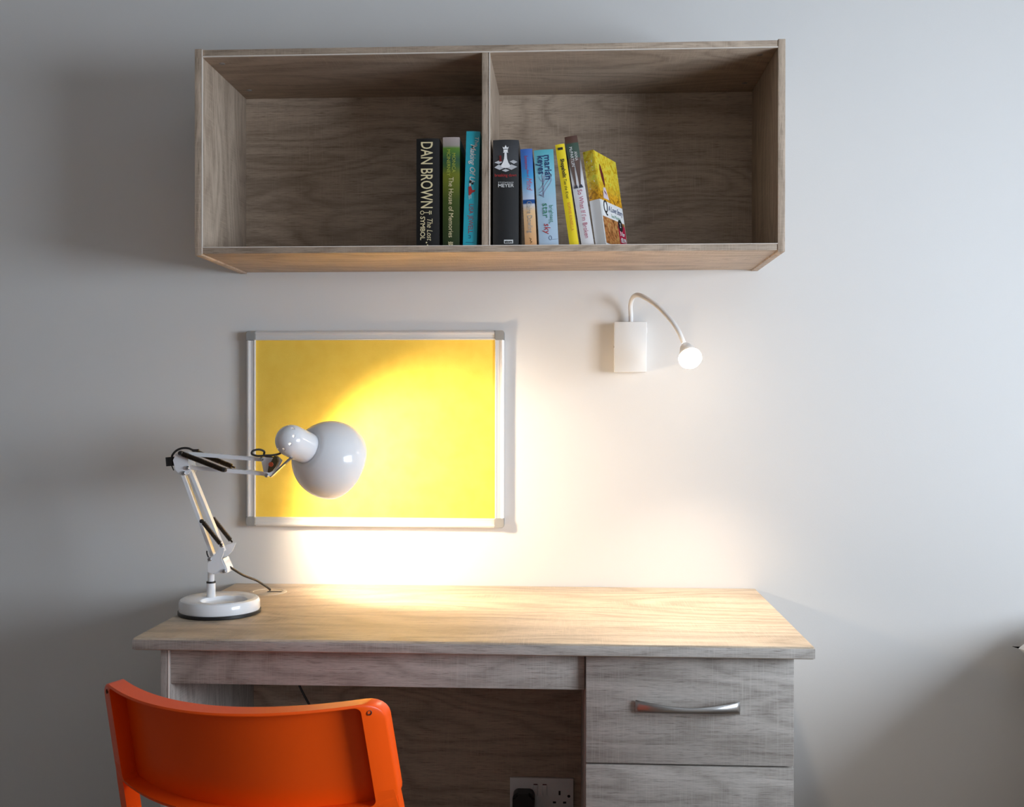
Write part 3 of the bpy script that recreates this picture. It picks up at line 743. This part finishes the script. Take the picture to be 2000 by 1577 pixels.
# 3 turquoise
b3 = book('turquoise spine with white script, beside the left face of the divider', -0.0822, -0.290, 0.0280, 0.2350, 0.15,
          cover_mat('turquoise_cover', [(0, lin(52, 190, 210))], 1), lean=radians(1.75))
text('The', 'title', WINK, b3, 0.0215, 0.2250, 0.0110, shear=0.2, ln=0.0190)
text('Making Of Us', 'title', WINK, b3, 0.0145, 0.2090, 0.0160, shear=0.3, ln=0.0810, bold=0.0002)
text('LISA JEWELL', 'author_name', mat('dusky_red_ink', (0.42, 0.05, 0.06), 0.5), b3, 0.0145, 0.0875, 0.0130, ln=0.0600)
fig = flat('figure_print', RINK, b3, [[(0.008, 0.122), (0.009, 0.104), (0.013, 0.106), (0.016, 0.110), (0.021, 0.112), (0.022, 0.116), (0.016, 0.115), (0.013, 0.124)]])
flat('figure_print', WINK, b3, [[(0.009, 0.128), (0.0105, 0.122), (0.0125, 0.124), (0.0125, 0.130)], [(0.009, 0.104), (0.0098, 0.096), (0.0108, 0.096), (0.0106, 0.104)], [(0.0125, 0.106), (0.0130, 0.098), (0.0140, 0.098), (0.0140, 0.106)]], y=-0.0006)
flat('figure_print', KINK, b3, [disc(0.0115, 0.1320, 0.0028), [(0.013, 0.130), (0.018, 0.131), (0.018, 0.127), (0.015, 0.126)]], y=-0.0007)
flat('publisher_mark', NAVY, b3, strip([(0.0105, 0.0225), (0.0150, 0.0225), (0.0150, 0.0175), (0.0105, 0.0175)], 0.0009) + strip([(0.006, 0.0085), (0.022, 0.0085)], 0.0009))
# 4 black, chess queen
b4 = book('thick black book with a white chess piece, right against the divider', -0.0210, -0.290, 0.0525, 0.2165, 0.155,
          cover_mat('black_matt_cover', [(0, (0.020, 0.020, 0.021)), (0.72, (0.022, 0.022, 0.023)), (0.80, (0.06, 0.062, 0.068)), (1.0, (0.035, 0.036, 0.04))], 0.2165, 0.4), bow=0.0045)
flat('chess_board_print', mat('pale_grey_ink', (0.55, 0.56, 0.58), 0.5), b4, [[(0.003, 0.160), (0.014, 0.155), (0.026, 0.160), (0.012, 0.166)], [(0.026, 0.160), (0.038, 0.155), (0.050, 0.161), (0.038, 0.166)],
     [(0.003, 0.170), (0.012, 0.167), (0.020, 0.171), (0.012, 0.174)], [(0.034, 0.172), (0.043, 0.167), (0.050, 0.171), (0.042, 0.175)], [(0.018, 0.154), (0.026, 0.151), (0.034, 0.154), (0.026, 0.157)]], y=-0.0003)
flat('chess_piece_print', mat('bright_white_ink', (0.9, 0.9, 0.9), 0.5), b4, [
     [(0.0165, 0.164), (0.0175, 0.1605), (0.0260, 0.1585), (0.0345, 0.1605), (0.0355, 0.164), (0.0315, 0.170), (0.0290, 0.178), (0.0282, 0.190), (0.0238, 0.190), (0.0230, 0.178), (0.0205, 0.170)],
     [(0.0205, 0.1900), (0.0315, 0.1900), (0.0300, 0.1925), (0.0308, 0.1975), (0.0212, 0.1975), (0.0220, 0.1925)],
     [(0.0212, 0.1965), (0.0308, 0.1965), (0.0322, 0.2022), (0.0288, 0.2000), (0.0260, 0.2055), (0.0232, 0.2000), (0.0198, 0.2022)]], y=-0.0006)
flat('pawn_print', mat('dark_red_print', (0.16, 0.012, 0.012), 0.5), b4, [[(0.0125, 0.172), (0.0185, 0.172), (0.0170, 0.180), (0.0140, 0.180)], disc(0.0155, 0.182, 0.0026)], y=-0.0004)
text('breaking dawn', 'title', RINK, b4, 0.0262, 0.1440, 0.0088, y=-0.0006, down=False, align='CENTER', ln=0.0440)
text('STEPHENIE', 'author_name', WINK, b4, 0.0265, 0.1290, 0.0046, y=-0.0006, down=False, align='CENTER', space=1.4, ln=0.0310)
text('MEYER', 'author_name', WINK, b4, 0.0265, 0.1228, 0.0094, y=-0.0006, down=False, align='CENTER', ln=0.0320, bold=0.0001)
flat('publisher_mark', WINK, b4, [[(0.023, 0.0055), (0.0415, 0.0055), (0.0415, 0.0130), (0.023, 0.0130)]], y=-0.0006)
text('atom', 'publisher_mark', KINK, b4, 0.0322, 0.0090, 0.0078, y=-0.0009, down=False, align='CENTER', sx=0.95, bold=0.0003)
# 5 blue to sand
b5 = book('narrow blue and sand coloured spine beside the thick black chess book', 0.0448, -0.290, 0.0240, 0.1970, 0.13,
          cover_mat('blue_sea_cover', [(0.0, lin(232, 172, 118)), (0.36, lin(240, 200, 150)), (0.425, lin(214, 214, 216)), (0.44, lin(24, 82, 150)), (0.475, lin(20, 74, 140)), (0.48, lin(200, 212, 232)), (0.60, lin(140, 188, 224)), (0.72, lin(64, 158, 214)), (0.82, lin(72, 130, 200)), (1.0, lin(66, 108, 188))], 0.197), lean=radians(-2.9))
text('Summertime', 'title', RINK, b5, 0.0105, 0.1835, 0.0090, shear=0.15, ln=0.0280)
text('State of', 'title', RINK, b5, 0.0130, 0.1545, 0.0060, shear=0.15, ln=0.0150)
text('Mind', 'title', PINK, b5, 0.0145, 0.1385, 0.0160, shear=0.35, ln=0.0260)
text('Claire Dowling', 'author_name', GREYI, b5, 0.0120, 0.0910, 0.0140, ln=0.0640)
flat('publisher_mark', mat('brown_ink', (0.30, 0.16, 0.06), 0.5), b5, strip([(0.009, 0.016), (0.0135, 0.014), (0.011, 0.010), (0.0145, 0.008), (0.011, 0.005)], 0.0014))
# 6 pale blue
b6 = book('wide pale blue spine with navy lettering and a swirl', 0.0735, -0.290, 0.0395, 0.1945, 0.13,
          cover_mat('pale_blue_cover', [(0.0, lin(188, 206, 224)), (0.45, lin(176, 206, 226)), (0.75, lin(140, 204, 222)), (1.0, lin(92, 182, 194))], 0.1945), lean=radians(-3.3))
text('marian', 'author_name', NAVY, b6, 0.0265, 0.1840, 0.0200, ln=0.0500, bold=0.0003)
text('keyes', 'author_name', NAVY, b6, 0.0130, 0.1830, 0.0190, ln=0.0370, bold=0.0003)
sw = []
for k in range(5):
    o_k = 0.0035*k
    sw += strip([(0.006+0.026*t + 0.004*sin(3*pi*t), 0.104+o_k*1.4 + 0.020*t - 0.012*sin(pi*t*1.5+0.5*k)) for t in [j/9 for j in range(10)]], 0.0011)
sw += strip([(0.008+0.012*t, 0.140-0.010*sin(pi*t)) for t in [j/8 for j in range(9)]], 0.0009)
flat('swirl_print', LILAC, b6, sw)
text('brightest', 'title', GINK, b6, 0.0285, 0.0815, 0.0110, ln=0.0345, y=-0.0008)
text('star', 'title', GINK, b6, 0.0170, 0.0865, 0.0180, ln=0.0300, y=-0.0008)
text('in the', 'title', GINK, b6, 0.0235, 0.0520, 0.0055, ln=0.0085, y=-0.0008)
text('sky', 'title', RINK, b6, 0.0180, 0.0450, 0.0180, ln=0.0215, shear=0.15, y=-0.0008)
flat('publisher_mark', NAVY, b6, strip([(0.0235+0.0030*cos(a), 0.0150+0.0042*sin(a)) for a in [2*pi*k/10 for k in range(11)]], 0.0008) + strip([(0.0265, 0.0118), (0.0390, 0.0118)], 0.0005))
# 7 yellow
b7 = book('slim bright yellow spine with black lettering, tilted left', 0.1352, -0.288, 0.0190, 0.2075, 0.13,
          cover_mat('yellow_cover', [(0, lin(250, 222, 40))], 1), lean=radians(-8.3), yaw=radians(-1.5))
text('Shopaholic', 'title', KINK, b7, 0.0098, 0.1770, 0.0105, ln=0.0385, bold=0.0003)
text('Ties the Knot', 'title', KINK, b7, 0.0098, 0.1365, 0.0085, ln=0.0400, shear=0.2)
text('SOPHIE KINSELLA', 'author_name', OINK, b7, 0.0105, 0.0880, 0.0080, ln=0.0580)
flat('publisher_mark', KINK, b7, [[(0.0045, 0.1955), (0.0145, 0.1955), (0.0145, 0.2005), (0.0045, 0.2005)]])
# 8 white spine with a standing figure
b8 = book('white spine printed with a pair of dark legs, tilted left beside the yellow book', 0.1593, -0.288, 0.0255, 0.2235, 0.13,
          cover_mat('white_figure_cover', [(0, lin(230, 226, 226)), (0.58, lin(228, 226, 228)), (0.66, lin(200, 198, 200)), (0.78, lin(120, 112, 108)), (0.80, lin(74, 92, 82)), (0.93, lin(66, 88, 74)), (0.94, lin(96, 66, 54)), (1.0, lin(88, 58, 48))], 0.2235), lean=radians(-9.0), yaw=radians(-1.0))
SKIN = mat('brown_stocking_print', lin(104, 82, 74), 0.5)
flat('legs_print', SKIN, b8, [[(0.0015, 0.178), (0.0115, 0.178), (0.0098, 0.150), (0.0092, 0.122), (0.0066, 0.122), (0.0045, 0.150)], [(0.0122, 0.178), (0.0240, 0.178), (0.0212, 0.150), (0.0178, 0.122), (0.0150, 0.122), (0.0136, 0.150)]])
flat('shoe_print', mat('dark_shoe_print', (0.05, 0.05, 0.07), 0.5), b8, [[(0.0030, 0.1165), (0.0115, 0.1165), (0.0100, 0.1225), (0.0055, 0.1230)], [(0.0130, 0.1165), (0.0220, 0.1165), (0.0195, 0.1230), (0.0150, 0.1230)]], y=-0.0007)
text('ANNA', 'author_name', WINK, b8, 0.0168, 0.1910, 0.0090, ln=0.0190, y=-0.0008)
text('McPARTLIN', 'author_name', WINK, b8, 0.0085, 0.2020, 0.0090, ln=0.0400, y=-0.0008)
text("So What If I'm Broken", 'title', PINK, b8, 0.0135, 0.1135, 0.0130, ln=0.0990)
# 9 yellow garden cover, face partly turned to the room
H9, W9, T9 = 0.1960, 0.1270, 0.0225
def garden(name, face):
    m = mat(name, (0.7, 0.6, 0.1), 0.42); L = m.node_tree.links; b = m.node_tree.nodes['Principled BSDF']
    tc = nd(m, 'ShaderNodeTexCoord'); v = tc.outputs['Object']
    sp_ = nd(m, 'ShaderNodeSeparateXYZ'); L.new(v, sp_.inputs[0])
    dv = nd(m, 'ShaderNodeMath', operation='DIVIDE'); dv.inputs[1].default_value = H9; L.new(sp_.outputs['Z'], dv.inputs[0])
    n1 = noise(m, v, (90, 90, 90), detail=5, rough=0.7)
    c1 = ramp(m, n1, [(0.30, lin(150, 118, 20)), (0.45, lin(214, 176, 30)), (0.55, lin(226, 206, 70)), (0.7, lin(196, 196, 60))])
    c2 = ramp(m, noise(m, v, (160, 160, 160), detail=4, rough=0.7), [(0.35, lin(90, 60, 20)), (0.5, lin(216, 150, 30)), (0.62, lin(236, 180, 40)), (0.75, lin(160, 130, 40))])
    c = mix(m, c2, c1, ramp(m, dv.outputs[0], [(0.55, (0, 0, 0)), (0.70, (1, 1, 1))]))
    c3 = ramp(m, noise(m, v, (120, 120, 120), detail=4, rough=0.65), [(0.35, lin(110, 70, 30)), (0.5, lin(176, 110, 60)), (0.6, lin(196, 150, 90)), (0.7, lin(120, 120, 50))])
    white = (0.78, 0.77, 0.75)
    c = mix(m, white, c, ramp(m, dv.outputs[0], [(0.476, (0, 0, 0)), (0.480, (1, 1, 1))]))
    if face: c = mix(m, c3, c, ramp(m, dv.outputs[0], [(0.300, (0, 0, 0)), (0.306, (1, 1, 1))]))
    L.new(c, b.inputs['Base Color']); return m
b9 = book('thick book with a yellow garden cover facing out, rightmost on the shelf', 0.1880, -0.2815, T9, H9, W9, garden('garden_spine', False), lean=radians(-8.6), yaw=radians(-24), board=0.001, bow=0.0006)
# front cover print lies on the x = T9 face: map (a, c) drawn in xz onto that face
FX = Matrix.Translation((T9+0.0002, 0, 0)) @ Matrix.Rotation(pi/2, 4, 'Z')
def face(name, m, polys, y=-0.0003): return flat(name, m, b9, polys, y=y, xf=FX)
face('cover_print', garden('garden_front', True), [[(0.004, 0.003), (W9-0.002, 0.003), (W9-0.002, H9-0.003), (0.004, H9-0.003)]])
face('figure_print', mat('dark_red_hair_print', (0.13, 0.015, 0.015), 0.5), [[(0.024, 0.172), (0.030, 0.168), (0.039, 0.150), (0.041, 0.132), (0.036, 0.124), (0.027, 0.140), (0.022, 0.158)]], y=-0.0006)
face('figure_print', mat('pale_lilac_dress_print', (0.66, 0.56, 0.60), 0.5), [[(0.028, 0.122), (0.040, 0.124), (0.050, 0.104), (0.054, 0.0990), (0.022, 0.0990), (0.024, 0.108)]], y=-0.0006)
face('figure_print', mat('plum_sash_print', (0.16, 0.03, 0.08), 0.5), [[(0.030, 0.117), (0.041, 0.112), (0.043, 0.107), (0.031, 0.113)]], y=-0.0008)
face('sticker_print', mat('crimson_sticker', (0.42, 0.012, 0.05), 0.4), [[(0.084, 0.004), (W9-0.004, 0.004), (W9-0.004, 0.052), (0.084, 0.056)]], y=-0.0006)
face('sticker_print', KINK, [disc(0.098, 0.052, 0.013, 20, 0.013)], y=-0.0009)
text('2', 'sticker_price', WINK, b9, 0.0, 0.0, 0.014, down=False, xf=FX @ Matrix.Translation((0.0935, -0.0006, 0.052)))
text('3 for', 'sticker_price', WINK, b9, 0.0, 0.0, 0.013, down=False, xf=FX @ Matrix.Translation((0.089, -0.0006, 0.034)), bold=0.0003)
text('£8.99', 'sticker_price', WINK, b9, 0.0, 0.0, 0.014, down=False, xf=FX @ Matrix.Translation((0.088, -0.0006, 0.020)), bold=0.0003)
text('Q', 'title', KINK, b9, 0.0, 0.0, 0.040, down=False, shear=0.2, sx=0.72, xf=FX @ Matrix.Translation((0.012, -0.0006, 0.080)))
text('A Love Story', 'title', NAVY, b9, 0.0, 0.0, 0.017, down=False, shear=0.35, sx=0.86, xf=FX @ Matrix.Translation((0.040, -0.0006, 0.080)))
text('Evan Mandery', 'author_name', GINK, b9, 0.0, 0.0, 0.010, down=False, sx=0.9, xf=FX @ Matrix.Translation((0.052, -0.0006, 0.066)))
text('Q: A Love Story', 'title', WINK, b9, 0.0115, 0.1790, 0.0150, shear=0.25, ln=0.0640, y=0.0001)
text('EVAN MANDERY', 'author_name', GREYI, b9, 0.0115, 0.0860, 0.0085, ln=0.0510, y=0.0001)
flat('publisher_mark', mat('maroon_mark', (0.10, 0.01, 0.03), 0.5), b9, [[(0.0055, 0.0100), (0.0105, 0.0100), (0.0105, 0.0190), (0.0055, 0.0190)], [(0.0120, 0.0100), (0.0170, 0.0100), (0.0170, 0.0190), (0.0120, 0.0190)]], y=0.0002)
